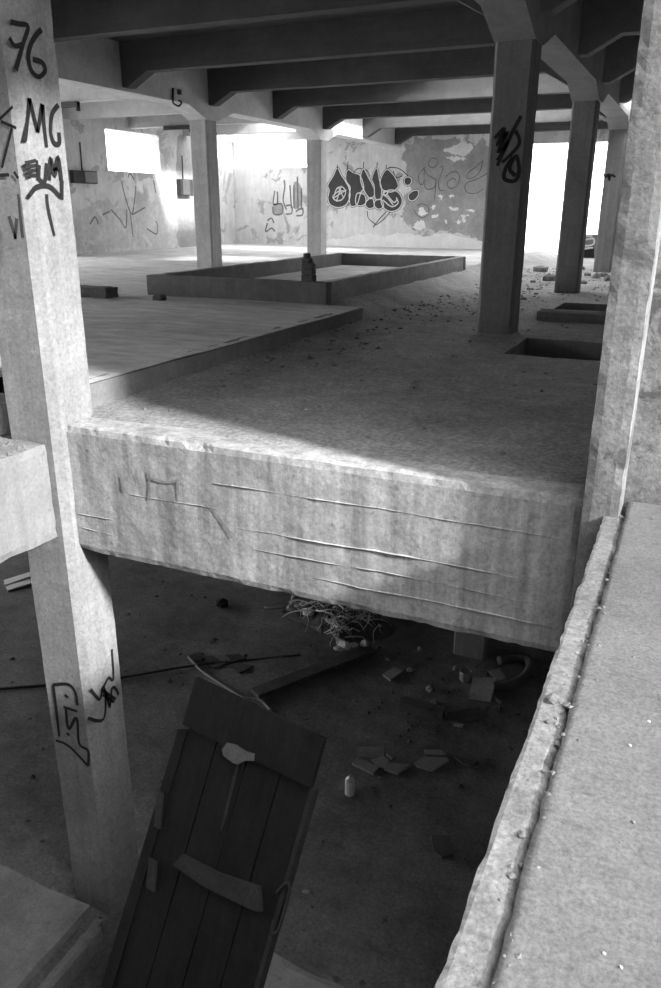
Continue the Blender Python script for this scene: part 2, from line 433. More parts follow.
# roof, walls
S(box('wall_skyblock_side', 7.0, 7.3, -3.6, 9.0, -0.5, 3.9, M['column_dark']), 'unseen wall added right of the ledge to block low sky light', 'wall')  # added out of view; cuts the low sky that lights the beam face
S(box('ground_yard', 2.6, 60.0, -20.0, 5.6, -0.7, -0.3, M['step']), 'yard ground right of the ledge', 'ground')
ROOF_HOLES = ((-14.6, -11.2, 23.25, 25.9), (-9.9, -3.2, 23.3, 25.9), (-17.5, -15.0, 26.3, 29.0), (-2.0, -0.6, 20.2, 22.8), (-6.5, -3.2, 17.2, 19.7))   # unseen gaps added between the rear beams to let daylight into the hall
def roof():
    bm = bmesh.new()
    x0, x1, y0, y1 = XL-0.3, -0.2, -3.3, YB+0.3
    xs = sorted(set([x0, x1]+[w for q in ROOF_HOLES for w in q[:2]])); ys = sorted(set([y0, y1]+[w for q in ROOF_HOLES for w in q[2:]]))
    cells = {(i, j): not any(q[0] <= xs[i] and xs[i+1] <= q[1] and q[2] <= ys[j] and ys[j+1] <= q[3] for q in ROOF_HOLES) for i in range(len(xs)-1) for j in range(len(ys)-1)}
    for (i, j), solid in cells.items():
        if not solid: continue
        a, b, c, d = xs[i], xs[i+1], ys[j], ys[j+1]; z0, z1 = ROOF, ROOF+0.2
        quads = [((a, c, z0), (a, d, z0), (b, d, z0), (b, c, z0)), ((a, c, z1), (b, c, z1), (b, d, z1), (a, d, z1))]
        for di, dj, q in ((-1, 0, ((a, c, z0), (a, c, z1), (a, d, z1), (a, d, z0))), (1, 0, ((b, c, z0), (b, d, z0), (b, d, z1), (b, c, z1))), (0, -1, ((a, c, z0), (b, c, z0), (b, c, z1), (a, c, z1))), (0, 1, ((a, d, z0), (a, d, z1), (b, d, z1), (b, d, z0)))):
            if not cells.get((i+di, j+dj), False): quads.append(q)
        for q in quads: bm.faces.new([bm.verts.new(p) for p in q])
    bmesh.ops.remove_doubles(bm, verts=bm.verts, dist=1e-5)
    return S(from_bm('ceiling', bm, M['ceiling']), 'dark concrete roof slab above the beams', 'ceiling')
roof()
WA = (21.7, 24.5, 2.72, 3.95)      # window in the left wall: y0 y1 z0 z1
LO = (-2.0, 18.3, 0.6, 4.0)         # wide opening further forward in the left wall
def wall_x(x0, x1, y0, y1, z0, z1, wins, mat, name, label):
    """wall along y with rectangular openings, one mesh"""
    bm = bmesh.new()
    ys = sorted(set([y0, y1]+[w for q in wins for w in q[:2]])); zs = sorted(set([z0, z1]+[w for q in wins for w in q[2:]]))
    for a, b in zip(ys, ys[1:]):
        for c, d in zip(zs, zs[1:]):
            if any(q[0] <= a and b <= q[1] and q[2] <= c and d <= q[3] for q in wins): continue
            t = box_bm(x0, x1, a, b, c, d); me = bpy.data.meshes.new('t'); t.to_mesh(me); t.free(); bm.from_mesh(me); bpy.data.meshes.remove(me)
    bmesh.ops.remove_doubles(bm, verts=bm.verts, dist=1e-5)
    dup = [f for f in bm.faces if False]
    # drop inner faces shared by neighbouring cells
    seen = {}
    for f in bm.faces: seen.setdefault(tuple(round(k, 4) for k in f.calc_center_median()), []).append(f)
    bmesh.ops.delete(bm, geom=[f for q in seen.values() if len(q) > 1 for f in q], context='FACES')
    return S(from_bm(name, bm, mat), label, 'wall')
wall_x(XL-0.3, XL, -3.3, YB+0.3, ZP, ROOF, [WA, LO, (-2.0, 13.0, -4.2, -1.2)], M['plaster_old'], 'wall_left', 'pale stained left wall with a small high window')
WB = (-17.75, -14.3, 3.10, 4.45)   # window in the back wall: x0 x1 z0 z1
OP = (-6.25, -0.45, 0.02, 3.70)    # tall opening at the right end of the back wall
bm = bmesh.new()
def wall_y():
    wins = [WB, OP]
    x0, x1, z0, z1 = XL, -0.43, -0.3, ROOF
    xs = sorted(set([x0, x1]+[w for q in wins for w in q[:2]])); zs = sorted(set([z0, z1]+[w for q in wins for w in q[2:]]))
    for a, b in zip(xs, xs[1:]):
        for c, d in zip(zs, zs[1:]):
            if any(q[0] <= a and b <= q[1] and q[2] <= c and d <= q[3] for q in wins): continue
            t = box_bm(a, b, YB, YB+0.3, c, d); me = bpy.data.meshes.new('t'); t.to_mesh(me); t.free(); bm.from_mesh(me); bpy.data.meshes.remove(me)
    bmesh.ops.remove_doubles(bm, verts=bm.verts, dist=1e-5)
    seen = {}
    for f in bm.faces: seen.setdefault(tuple(round(k, 4) for k in f.calc_center_median()), []).append(f)
    bmesh.ops.delete(bm, geom=[f for q in seen.values() if len(q) > 1 for f in q], context='FACES')
    return S(from_bm('wall_back', bm, M['plaster']), 'graffitied back wall of the hall with a window and a tall opening', 'wall')
WALLB = wall_y()
WALLL = bpy.data.objects['wall_left']
# low parapet standing in the right half of the tall opening
par = S(rough_box('wall_parapet', -4.35, -0.45, YB+0.05, YB+0.25, -0.05, 0.80, M['column_dark'], None, 0.15, 0.01, 0.02), 'low graffitied parapet in the tall back opening', 'wall')
# bright ground outside
S(grid('ground_back', -60, 60, YB+0.3, 95, lambda x, y: -0.06+0.05*nz((x, y, 0), 0.3), M['ground'], 2.0), 'bright open ground beyond the back opening', 'ground')
S(grid('ground_left', -60, XL-0.3, -40, YB+0.3, lambda x, y: -5.2+0.05*nz((x, y, 0), 0.3), M['ground'], 2.5), 'open ground outside the left wall', 'ground')
S(grid('ground_right', -0.2, 60, 5.6, YB+0.3, lambda x, y: -0.5+0.05*nz((x, y, 0), 0.3), M['ground'], 2.5), 'open ground beside the right wall', 'ground')
#portal((XL-0.15, (LO[0]+LO[1])/2, (LO[2]+LO[3])/2), (-1, 0, 0), LO[3]-LO[2], LO[1]-LO[0])

# floor-opening shafts
def shaft(h, depth, label):
    x0, x1, y0, y1 = h
    bm = bmesh.new()
    v = [bm.verts.new(p) for p in ((x0, y0, 0.01), (x1, y0, 0.01), (x1, y1, 0.01), (x0, y1, 0.01), (x0, y0, -depth), (x1, y0, -depth), (x1, y1, -depth), (x0, y1, -depth))]
    for q in ((0, 1, 5, 4), (1, 2, 6, 5), (2, 3, 7, 6), (3, 0, 4, 7), (4, 5, 6, 7)): bm.faces.new([v[i] for i in q])
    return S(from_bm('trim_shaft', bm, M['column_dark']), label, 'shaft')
shaft(HOLE1, 1.6, 'dark rectangular floor opening nearest the ledge wall')
shaft(HOLE2, 1.6, 'dark rectangular floor opening behind the low curb')
tag(rough_box('curb', -2.2, -0.45, 12.25, 12.72, -0.02, 0.16, M['curb'], None, 0.12, 0.006, 0.02), 'low concrete curb in front of the second floor opening', 'curb')

# ------------------------------------------------------------------ beams, girders, columns
GL, GM = -11.03, -2.45             # girder lines
YG = [10.85+3.05*k for k in range(-4, 7)]
def beam_prof(x0, x1, h0, h1):
    """one span between two supports, haunched at the ends that meet a girder"""
    lo, hi, hz = 4.05, ROOF, 3.80
    b = ([(x0, hz), (x0+0.13, hz), (x0+0.6, lo)] if h0 else [(x0, lo)])
    b += ([(x1-0.6, lo), (x1-0.13, hz), (x1, hz)] if h1 else [(x1, lo)])
    return b+[(x1, hi), (x0, hi)]
order = ['first', 'second', 'third', 'fourth', 'fifth', 'sixth', 'seventh']
bays = ((XL, GL-0.25, False, True, 'left bay', 'ceiling_lit'), (GL+0.25, GM-0.25, True, True, 'wide middle bay', 'ceiling'), (GM+0.25, -0.43, True, False, 'narrow right bay', 'girder'))  # outer bays get lighter concrete than the middle: their light is in the colour
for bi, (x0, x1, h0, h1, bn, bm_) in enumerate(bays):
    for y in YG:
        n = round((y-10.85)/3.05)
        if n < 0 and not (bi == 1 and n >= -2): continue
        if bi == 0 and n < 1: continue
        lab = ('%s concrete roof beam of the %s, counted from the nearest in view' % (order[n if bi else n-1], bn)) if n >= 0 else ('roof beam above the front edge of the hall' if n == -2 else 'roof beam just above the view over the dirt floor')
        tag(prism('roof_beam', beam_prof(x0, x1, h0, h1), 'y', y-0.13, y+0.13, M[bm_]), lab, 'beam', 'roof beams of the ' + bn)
def girder(gx, cols, label, mat, w=0.25):
    lo, hz = 3.74, 3.50
    p = [(-3.0, lo)]
    for c in cols: p += [(c-0.95, lo), (c-0.24, hz), (c+0.24, hz), (c+0.95, lo)]
    p += [(YB, lo), (YB, ROOF), (-3.0, ROOF)]
    return tag(prism('girder', p, 'x', gx-w, gx+w, mat), label, 'girder')
girder(GL, [10.85-6.1, 10.85, 16.95, 23.05], 'haunched concrete girder over the left row of columns', M['girder_lit'])
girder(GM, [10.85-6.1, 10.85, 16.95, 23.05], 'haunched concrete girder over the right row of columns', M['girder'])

def column(x0, x1, y0, y1, z0, z1, mat, label, chamfer=0.035, group=None):
    e = empty('column', ((x0+x1)/2, (y0+y1)/2, z0), label, 'column', group)
    bm = bmesh.new(); c = chamfer
    ring = [(x0+c, y0), (x1-c, y0), (x1, y0+c), (x1, y1-c), (x1-c, y1), (x0+c, y1), (x0, y1-c), (x0, y0+c)]
    nzs = max(2, int((z1-z0)/0.12)); rows = []
    for k in range(nzs+1):
        z = z0+(z1-z0)*k/nzs; row = []
        for (x, y) in ring:
            d = 0.005*nz((x, y, z), 4.0, 3)+0.004*nz((x, y, z), 13.0)
            chip = 0.016*max(0, nz((x, y, z), 5.0, 7)-0.2)
            dx = (x0+x1)/2-x; dy = (y0+y1)/2-y; l = math.hypot(dx, dy)
            row.append(bm.verts.new((x+dx/l*(d+chip), y+dy/l*(d+chip), z)))
        rows.append(row)
    for a, b in zip(rows, rows[1:]):
        for i in range(8): bm.faces.new((a[i], a[(i+1) % 8], b[(i+1) % 8], b[i]))
    bm.faces.new(rows[0][::-1]); bm.faces.new(rows[-1])
    from_bm('shaft', bm, mat, e)
    return e
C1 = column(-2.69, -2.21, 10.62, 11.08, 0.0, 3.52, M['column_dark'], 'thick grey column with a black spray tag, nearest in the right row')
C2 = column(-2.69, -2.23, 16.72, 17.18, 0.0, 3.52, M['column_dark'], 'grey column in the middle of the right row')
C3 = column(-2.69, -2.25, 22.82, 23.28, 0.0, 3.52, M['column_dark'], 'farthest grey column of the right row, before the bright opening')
C4 = column(-11.28, -10.80, 16.72, 17.18, 0.2, 3.52, M['column'], 'pale column left of the low basin')
C5 = column(-11.28, -10.80, 22.82, 23.28, 0.2, 3.52, M['column'], 'pale far column beside the graffitied back wall')
# tall near-left column runs through both storeys
CL = column(-4.90, -4.36, 4.43, 4.92, ZP-0.05, 4.4, M['column_near'], 'tall pale graffitied column at the left, running down into the pit', 0.06)
# lower storey column seen under the front beam
CU = column(-2.72, -2.2, 10.6, 11.1, ZP-0.05, -0.4, M['column_dark'], 'dark column base in the lower storey under the front beam')

# front beam and side beam around the pit
fb = empty('front_beam', (-2.4, 4.75, -1.07), 'deep board-marked concrete beam carrying the hall floor edge', 'beam')
rough_box('beam_body', -4.43, -0.43, 4.54, 4.95, -1.07, 0.0, M['beam'], fb, 0.055, 0.006, 0.016, 5.0)
def seam(path, r, seed):
    P = [at(px, py, y=4.54) for px, py in path]; v = []; f = []
    pts = []
    for a, b in zip(P, P[1:]):
        n = max(2, int((b-a).length/0.03)); pts += [a.lerp(b, k/n) for k in range(n)]
    pts.append(P[-1])
    for i, p in enumerate(pts):
        zz = p.z+0.012*nz((p.x, seed, 0), 2.0)+0.004*nz((p.x, seed, 5), 9.0)
        a = r*max(0.02, 0.35+2.2*nz((p.x, seed, 3), 2.2)+1.0*nz((p.x, seed, 1), 9.0))*(1 if 0 < i < len(pts)-1 else 0.1)
        v += [(p.x, 4.55, zz+a*1.4), (p.x, 4.536-a*1.3, zz+a*0.2), (p.x, 4.55, zz-a*0.7)]
    for i in range(len(pts)-1):
        for k in range(2): f.append((3*i+k, 3*i+k+1, 3*i+3+k+1, 3*i+3+k))
    return build('formwork_seam', v, f, M['beam'], fb)
for i, q in enumerate(([(214, 483), (440, 518), (574, 541)], [(236, 527), (440, 562), (560, 585)], [(254, 549), (440, 583), (560, 610)], [(316, 578), (440, 603), (553, 628)], [(77, 513), (113, 520)], [(77, 527), (113, 535)], [(130, 495), (215, 508)])):
    seam(q, 0.004, i*3.7)
paint('scar', [[at(x, y, y=4.54) for x, y in q] for q in ([(149, 471), (150, 486), (149, 500)], [(178, 479), (178, 501)], [(150, 478), (164, 482), (176, 481)], [(121, 476), (124, 492)], [(136, 474), (139, 484)], [(209, 504), (222, 522), (232, 538)], [(75, 514), (76, 536)])], (0, -1, 0), M['shard'], fb, 0.016, 0.006, wob=0.9, label='dark nicks and scratches in the beam face')
sb = empty('side_beam', (-4.68, 1.0, -0.93), 'bright concrete beam running left of the pit to the tall column', 'beam')
rough_box('beam_body', -4.95, -4.47, -3.0, 4.43, -0.93, -0.13, M['side_beam'], sb, 0.07, 0.005, 0.010)


# ------------------------------------------------------------------ graffiti on the columns
def px_strokes(lst, ox, oy, k, **plane):
    return [[at(ox+x/k, oy+y/k, **plane) for x, y in st] for st in lst]
FX = -4.36
paint('graffiti', px_strokes([
    [(40, 90), (75, 98), (112, 110), (92, 180), (62, 288)], [(35, 155), (58, 188), (88, 184)],
    [(168, 122), (150, 140), (125, 180), (114, 235), (128, 292), (158, 316), (184, 290), (172, 258), (132, 244)],
    [(118, 405), (112, 480), (100, 580)], [(118, 405), (134, 470), (152, 545)], [(152, 545), (162, 490), (172, 430)], [(172, 430), (178, 510), (190, 606)],
    [(238, 432), (212, 470), (206, 540), (220, 588), (242, 590), (240, 545)],
    [(160, 680), (158, 735), (182, 746), (190, 672)], [(200, 742), (206, 652), (222, 722), (236, 648), (250, 742)], [(212, 690), (244, 694)],
    [(118, 806), (148, 772), (200, 768), (246, 812)], [(252, 742), (252, 822)],
    ], 0, 0, 4.12, x=FX), (1, 0, 0), M['paint'], CL, 0.034, 0.007, label='black sprayed digits 76 and letters on the side face')
paint('graffiti', px_strokes([[(100, 672), (146, 660)], [(104, 688), (148, 680)], [(106, 706), (150, 700)], [(112, 722), (152, 722)], [(150, 660), (154, 744)], [(190, 800), (196, 860), (222, 972)], [(72, 800), (90, 980)], [(34, 890), (62, 985)], [(60, 985), (66, 900)]], 0, 0, 4.12, x=FX), (1, 0, 0), M['paint'], CL, 0.026, 0.006, label='black scribbled block and thin lines')
paint('graffiti', px_strokes([[(0, 492), (55, 440)], [(6, 500), (70, 528)], [(52, 528), (10, 692)], [(0, 722), (40, 720)], [(60, 708), (78, 735)]], 0, 0, 4.12, y=4.43), (0, -1, 0), M['paint'], CL, 0.022, 0.006, label='black sprayed arrow mark on the front face')
paint('graffiti', px_strokes([[(25, 295), (120, 290), (170, 340), (185, 430)], [(25, 295), (45, 460), (65, 635)], [(92, 440), (185, 470)], [(108, 450), (126, 585), (180, 512), (196, 680), (255, 730), (255, 830)], [(40, 660), (130, 700), (255, 830)], [(100, 360), (125, 378)], [(112, 612), (132, 628)]], 50, 640, 6.61, y=4.43), (0, -1, 0), M['paint'], CL, 0.032, 0.007, wob=0.2, label='black sprayed tag like a boxed letter P on the lower front face')
paint('graffiti', px_strokes([[(405, 60), (415, 255), (382, 250), (350, 312)], [(265, 325), (325, 392), (345, 310), (372, 370), (392, 442), (405, 322), (430, 322), (450, 362)], [(365, 340), (350, 522), (245, 515)], [(340, 330), (430, 390)], [(345, 360), (420, 410)]], 50, 640, 6.61, x=FX), (1, 0, 0), M['paint'], CL, 0.028, 0.007, label='black zigzag tag on the lower side face')
Y1 = 10.62
paint('graffiti', px_strokes([[(278, 318), (250, 370), (212, 455)], [(262, 358), (272, 396), (226, 446)], [(255, 430), (236, 460), (232, 490), (260, 496), (272, 468), (264, 428), (246, 462), (262, 482)], [(205, 380), (232, 352), (212, 398), (240, 362), (214, 418), (242, 388), (212, 440)]], 420, 0, 2.743, y=Y1), (0, -1, 0), M['paint'], C1, 0.045, 0.006, label='black sprayed tag across the front face')
paint('graffiti', px_strokes([[(342, 175), (345, 215), (362, 240), (388, 240)], [(352, 185), (358, 225)]], 500, 130, 4.72, y=16.72), (0, -1, 0), M['paint_faint'], C2, 0.04, 0.006)
paint('graffiti', px_strokes([[(490, 205), (498, 225), (508, 210), (515, 232), (525, 212), (545, 222)], [(515, 205), (518, 240)]], 500, 130, 4.72, y=22.82), (0, -1, 0), M['paint'], C3, 0.05, 0.006)

# ------------------------------------------------------------------ back wall: coats, flakes, graffiti
NB = (0, -1, 0)
def wpx(lst, ox=0, oy=0, k=1.0): return [at(ox+x/k, oy+y/k, y=YB) for x, y in lst]
o = blob('render_patch', wpx([(402, 150), (415, 143), (440, 141), (470, 139), (492, 140), (494, 200), (492, 244), (470, 237), (446, 233), (425, 234), (410, 226), (404, 205), (412, 190), (403, 170)]), NB, M['plaster_grey'], WALLB, 0.004, rag=0.35)
o['label'] = 'bare grey render where the plaster has gone'
o = blob('render_patch', wpx([(326, 252), (328, 240), (345, 238), (365, 234), (385, 236), (402, 233), (425, 236), (445, 233), (462, 237), (475, 240), (492, 246), (492, 257), (410, 254)]), NB, M['plaster_white'], WALLB, 0.008, rag=0.05)
o['label'] = 'pale lumpy plaster left along the foot of the wall'
for fl in ([(290, 130), (340, 102), (400, 90), (465, 100), (472, 132), (430, 160), (380, 166), (318, 150)], [(318, 182), (380, 174), (442, 186), (400, 200), (340, 198)],
           [(392, 0), (420, 0), (415, 85), (398, 90)], [(205, 500), (232, 495), (238, 518), (212, 522)], [(120, 520), (155, 512), (170, 545), (185, 560), (150, 575), (122, 550)],
           [(255, 440), (275, 430), (285, 455), (268, 468)], [(318, 432), (350, 428), (358, 440), (330, 446)], [(330, 505), (385, 508), (392, 522), (350, 520)],
           [(360, 595), (385, 592), (388, 615), (362, 618)], [(410, 560), (470, 562), (440, 580), (420, 600)], [(430, 515), (500, 520), (470, 535)], [(92, 620), (160, 600), (170, 640), (120, 661), (92, 655)], [(205, 560), (245, 555), (230, 580)], [(290, 600), (305, 598), (303, 615)]):
    blob('plaster_flake', wpx(fl, 400, 130, 6.61), NB, M['plaster_white'], WALLB, 0.012, rag=0.09)
K = 6.01
letters = [
    [(165, 168), (188, 208), (215, 250), (236, 292), (240, 345), (214, 392), (168, 406), (124, 390), (108, 350), (116, 305), (108, 270), (140, 215)],
    [(226, 178), (262, 196), (302, 214), (324, 285), (306, 318), (283, 388), (245, 396), (236, 335), (242, 285), (216, 240)],
    [(322, 172), (352, 225), (380, 278), (386, 330), (362, 352), (326, 304), (304, 232)],
    [(284, 322), (328, 330), (336, 378), (304, 396), (276, 380)], [(342, 366), (374, 346), (386, 400), (354, 412), (334, 392)],
    [(402, 168), (418, 240), (432, 300), (424, 352), (392, 350), (386, 275), (372, 232)], [(392, 366), (430, 358), (442, 398), (416, 416), (390, 400)],
    [(460, 178), (498, 205), (522, 244), (530, 282), (490, 312), (434, 296), (424, 240)],
    [(490, 300), (535, 318), (556, 365), (535, 412), (490, 430), (448, 412), (428, 368), (446, 318)],
    [(568, 236), (585, 222), (608, 230), (610, 256), (590, 274), (570, 262)], [(592, 330), (620, 306), (650, 304), (652, 332), (628, 362), (600, 362)]]
for i, L_ in enumerate(letters):
    p = wpx(L_, 310, 140, K)
    g = blob('graffiti_letter', p, NB, M['paint_grey'], WALLB, 0.008+0.0006*i)
    paint('outline', [p], NB, M['paint'], g, 0.075, 0.0105+0.0006*i, closed=True, wob=0.1)
    paint('outline', [p], NB, M['paint_light'], g, 0.042, 0.012+0.0006*i, closed=True, wob=0.15)
paint('graffiti', [wpx(q, 310, 140, K) for q in ([(148, 330), (165, 290), (200, 285), (215, 320), (190, 360), (155, 362), (140, 340), (170, 310), (205, 305)], [(140, 350), (220, 300)], [(160, 370), (190, 275)], [(205, 350), (175, 290)],
      [(445, 330), (470, 350), (500, 390)], [(465, 330), (505, 375), (525, 355)], [(440, 360), (490, 400), (530, 380), (520, 345)], [(440, 318), (455, 305), (468, 318), (452, 332), (440, 320)])], NB, M['paint_light'], WALLB, 0.045, 0.022, label='pale swirls sprayed inside the round letters')
paint('graffiti', [wpx(q, 310, 140, K) for q in ([(165, 150), (165, 178)], [(230, 128), (225, 180)], [(323, 130), (322, 175)], [(405, 135), (402, 172)], [(460, 150), (458, 182)], [(458, 180), (485, 165), (535, 172), (580, 206), (606, 240)], [(500, 185), (520, 225), (555, 215)],
      [(482, 432), (440, 480), (395, 512)], [(460, 430), (415, 478), (380, 525)], [(345, 425), (352, 470), (392, 505)], [(262, 200), (290, 172), (340, 180), (362, 220)], [(75, 130), (100, 92)], [(240, 380), (228, 395)])], NB, M['paint'], WALLB, 0.03, 0.013, label='thin black spikes and drips around the big letters')
paint('graffiti', [wpx(q, 400, 130, 6.61) for q in ([(190, 220), (205, 188), (238, 190), (248, 220), (225, 248), (195, 240), (190, 220)], [(165, 245), (128, 292), (122, 330), (140, 362), (158, 340), (160, 250)], [(160, 250), (178, 292), (240, 330)],
      [(168, 325), (165, 375), (190, 392), (228, 378), (240, 330), (232, 420), (225, 470)], [(262, 250), (285, 240), (270, 300), (255, 340), (262, 395), (290, 400)], [(300, 310), (340, 280), (380, 280), (395, 320), (375, 370), (330, 385), (312, 350), (345, 320), (370, 330)],
      [(550, 200), (500, 245), (450, 285), (445, 318), (490, 312), (530, 270), (548, 205)], [(575, 288), (515, 322), (440, 352), (432, 395), (460, 418), (510, 415), (552, 388)], [(110, 500), (150, 488), (185, 510), (190, 550), (150, 580), (110, 560), (95, 525)])], NB, M['paint_faint'], WALLB, 0.035, 0.010, label='faint looping outlines on the bare render')
paint('graffiti', [wpx(q, 220, 130, 6.01) for q in ([(330, 365), (320, 440), (345, 440), (345, 370)], [(385, 300), (390, 340), (380, 420), (400, 480)], [(420, 330), (430, 470)], [(445, 330), (445, 470)], [(465, 280), (470, 480)], [(490, 350), (490, 480)], [(320, 450), (370, 445), (375, 500), (325, 505), (318, 460)], [(395, 455), (430, 455), (430, 500), (395, 505)], [(455, 490), (495, 470), (495, 510), (460, 515)], [(285, 560), (275, 610), (310, 590), (330, 610)], [(285, 545), (310, 530), (325, 560)])], NB, M['paint_faint'], WALLB, 0.06, 0.006, label='washed-out grey letters under the back window')
for q in ([(325, 450), (372, 446), (376, 500), (325, 504)], [(440, 335), (462, 310), (490, 350), (494, 440), (445, 470)]):
    blob('graffiti_letter', wpx(q, 220, 130, 6.01), NB, M['plaster_grey'], WALLB, 0.005)

# left wall: graffiti, boxes, stained strip
NL = (1, 0, 0)
def lpx(lst, ox=60, oy=110, k=4.72): return [at(ox+x/k, oy+y/k, x=XL) for x, y in lst]
paint('graffiti', [lpx(q) for q in ([(290, 340), (310, 420), (340, 490), (358, 360)], [(240, 470), (285, 520), (310, 555), (315, 470)], [(330, 480), (345, 600)], [(340, 495), (400, 460)], [(200, 495), (235, 478)], [(440, 330), (452, 390)], [(410, 560), (455, 585), (460, 545), (450, 525)], [(140, 540), (165, 505), (180, 540)], [(320, 320), (330, 300), (350, 330)])], NL, M['paint_faint'], WALLL, 0.05, 0.006, label='thin faded tags under the high window')
o = blob('stain', lpx([(550, 150), (600, 130), (640, 150), (645, 640), (560, 635), (555, 400)]), NL, M['plaster_grey'], WALLL, 0.004, rag=0.12); o['label'] = 'dark water-stained strip of wall'
o = blob('stain', lpx([(40, 430), (90, 440), (200, 425), (330, 430), (420, 425), (540, 440), (545, 660), (330, 690), (40, 700)]), NL, M['dado'], WALLL, 0.003, rag=0.3); o['label'] = 'grey dado band at the foot of the wall'
def wall_box(p0, p1, depth, label, lid):
    a = at(*p0, x=XL); b = at(*p1, x=XL)
    y0, y1 = sorted((a.y, b.y)); z0, z1 = sorted((a.z, b.z))
    e = empty('junction_box', (XL, (y0+y1)/2, z0), label, 'junction box')
    box('housing', XL+0.002, XL+depth, y0, y1, z0, z1, M['metal'], e, 0.01)
    box('cover', XL+depth, XL+depth+0.03, y0+(y1-y0)*lid[0], y0+(y1-y0)*lid[1], z0+0.03, z1-0.03, M['shard'] if lid[2] else M['shard_dark'], e, 0.008)
    tube('conduit', [(XL+0.04, (y0+y1)/2, z1-0.02), (XL+0.04, (y0+y1)/2+0.02, z1+0.8)], 0.02, M['metal'], e)
wall_box((69, 170), (94, 184), 0.16, 'wide dark junction box on the left wall near the tall column', (0.45, 0.98, True))
wall_box((176, 179), (189, 196), 0.2, 'square black junction box on the left wall beside the pale column', (0.1, 0.7, False))
def strip(p0, p1, y, label):
    a = at(*p0, y=y); b = at(*p1, y=y)
    e = empty('strip_light', ((a.x+b.x)/2, y-0.05, min(a.z, b.z)), label, 'light fitting')
    x0, x1 = sorted((a.x, b.x)); z = (a.z+b.z)/2
    box('tray', x0, x1, y-0.1, y, z-0.05, z+0.07, M['metal'], e, 0.008)
    box('end_bracket', x1-0.04, x1, y-0.12, y, z-0.14, z+0.07, M['metal'], e)
strip((57, 106), (80, 105), 16.81, 'dark strip fitting on a roof beam near the tall column')
strip((165, 129), (192, 127), 22.9, 'dark strip fitting above the left wall window')
hk = empty('hanger_hook', (GL+0.28, 0, 0), 'black iron hook hanging on the left girder', 'hook')
a = at(173, 88, x=GL+0.268); b = at(173, 103, x=GL+0.268)
hk.location = b
tube('bar', [a, (a+b)/2, b], 0.022, M['metal'], hk); tube('hook', smooth_path([b, b+Vector((0.1, 0.05, -0.06)), b+Vector((0.12, 0.14, 0.02)), b+Vector((0.05, 0.14, 0.06))]), 0.02, M['metal'], hk)
a = at(178, 92, x=GL+0.25); box('bolt', GL+0.25, GL+0.32, a.y-0.04, a.y+0.04, a.z-0.05, a.z+0.05, M['metal'], hk, 0.01)
paint('graffiti', [[at(500+x/4.72, 130+y/4.72, y=YB+0.045) for x, y in q] for q in ([(395, 520), (440, 512), (440, 540), (400, 545), (395, 520)], [(395, 560), (440, 555)], [(400, 500), (436, 500)])], NB, M['paint_light'], par, 0.06, 0.012)
blob('graffiti_letter', [at(x, y, y=YB+0.045) for x, y in ((582, 246), (594, 245), (594, 258), (581, 259))], NB, M['paint'], par, 0.008, False)

# ------------------------------------------------------------------ the low basin
BX0, BX1, BY0, BY1, BZ0, BZ1, T = -8.5, -5.15, 11.08, 19.0, 0.15, 0.55, 0.2
bs = empty('basin', ((BX0+BX1)/2, (BY0+BY1)/2, BZ0), 'long low concrete basin standing on the raised slab', 'basin')
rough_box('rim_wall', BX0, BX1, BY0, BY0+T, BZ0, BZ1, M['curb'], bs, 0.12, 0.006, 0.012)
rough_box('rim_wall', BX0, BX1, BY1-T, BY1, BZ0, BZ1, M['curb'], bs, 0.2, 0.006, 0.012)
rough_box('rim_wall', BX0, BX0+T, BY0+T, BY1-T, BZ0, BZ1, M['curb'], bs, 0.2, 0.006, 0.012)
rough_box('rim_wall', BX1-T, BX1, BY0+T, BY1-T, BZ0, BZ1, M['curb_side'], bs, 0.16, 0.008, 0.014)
box('bed', BX0+T, BX1-T, BY0+T, BY1-T, 0.2, 0.26, M['slab'], bs)
p = at(308.5, 281, z=BZ1)
st = empty('brick_stub', (p.x, BY0+0.1, BZ1), 'small stepped stub of broken bricks on the basin rim', 'brick stub')
for i, (x0, x1, z0, z1) in enumerate(((-0.1, 0.1, 0.0, 0.09), (-0.095, 0.09, 0.095, 0.18), (-0.09, 0.085, 0.185, 0.26), (-0.085, 0.04, 0.265, 0.33), (-0.06, 0.0, 0.335, 0.41))):
    box('brick', p.x+x0, p.x+x1, BY0+0.03, BY0+0.17, BZ1+z0, BZ1+z1, M['shard_dark'], st, 0.008)
p0 = at(77, 299, z=ZS); p1 = at(106, 299, z=ZS)
tag(rough_box('concrete_block', p0.x-0.4, p1.x, p1.y, p1.y+0.35, ZS-0.01, ZS+0.17, M['shard_dark'], None, 0.08, 0.008, 0.02), 'long dark block lying on the slab beside the tall column', 'block')
p0 = at(148, 301, z=ZS); p1 = at(161, 301, z=ZS)
tag(rough_box('concrete_block', p0.x, p1.x, p1.y, p1.y+0.2, ZS-0.01, ZS+0.09, M['shard_dark'], None, 0.05, 0.008, 0.02), 'small dark block lying in front of the basin corner', 'block')

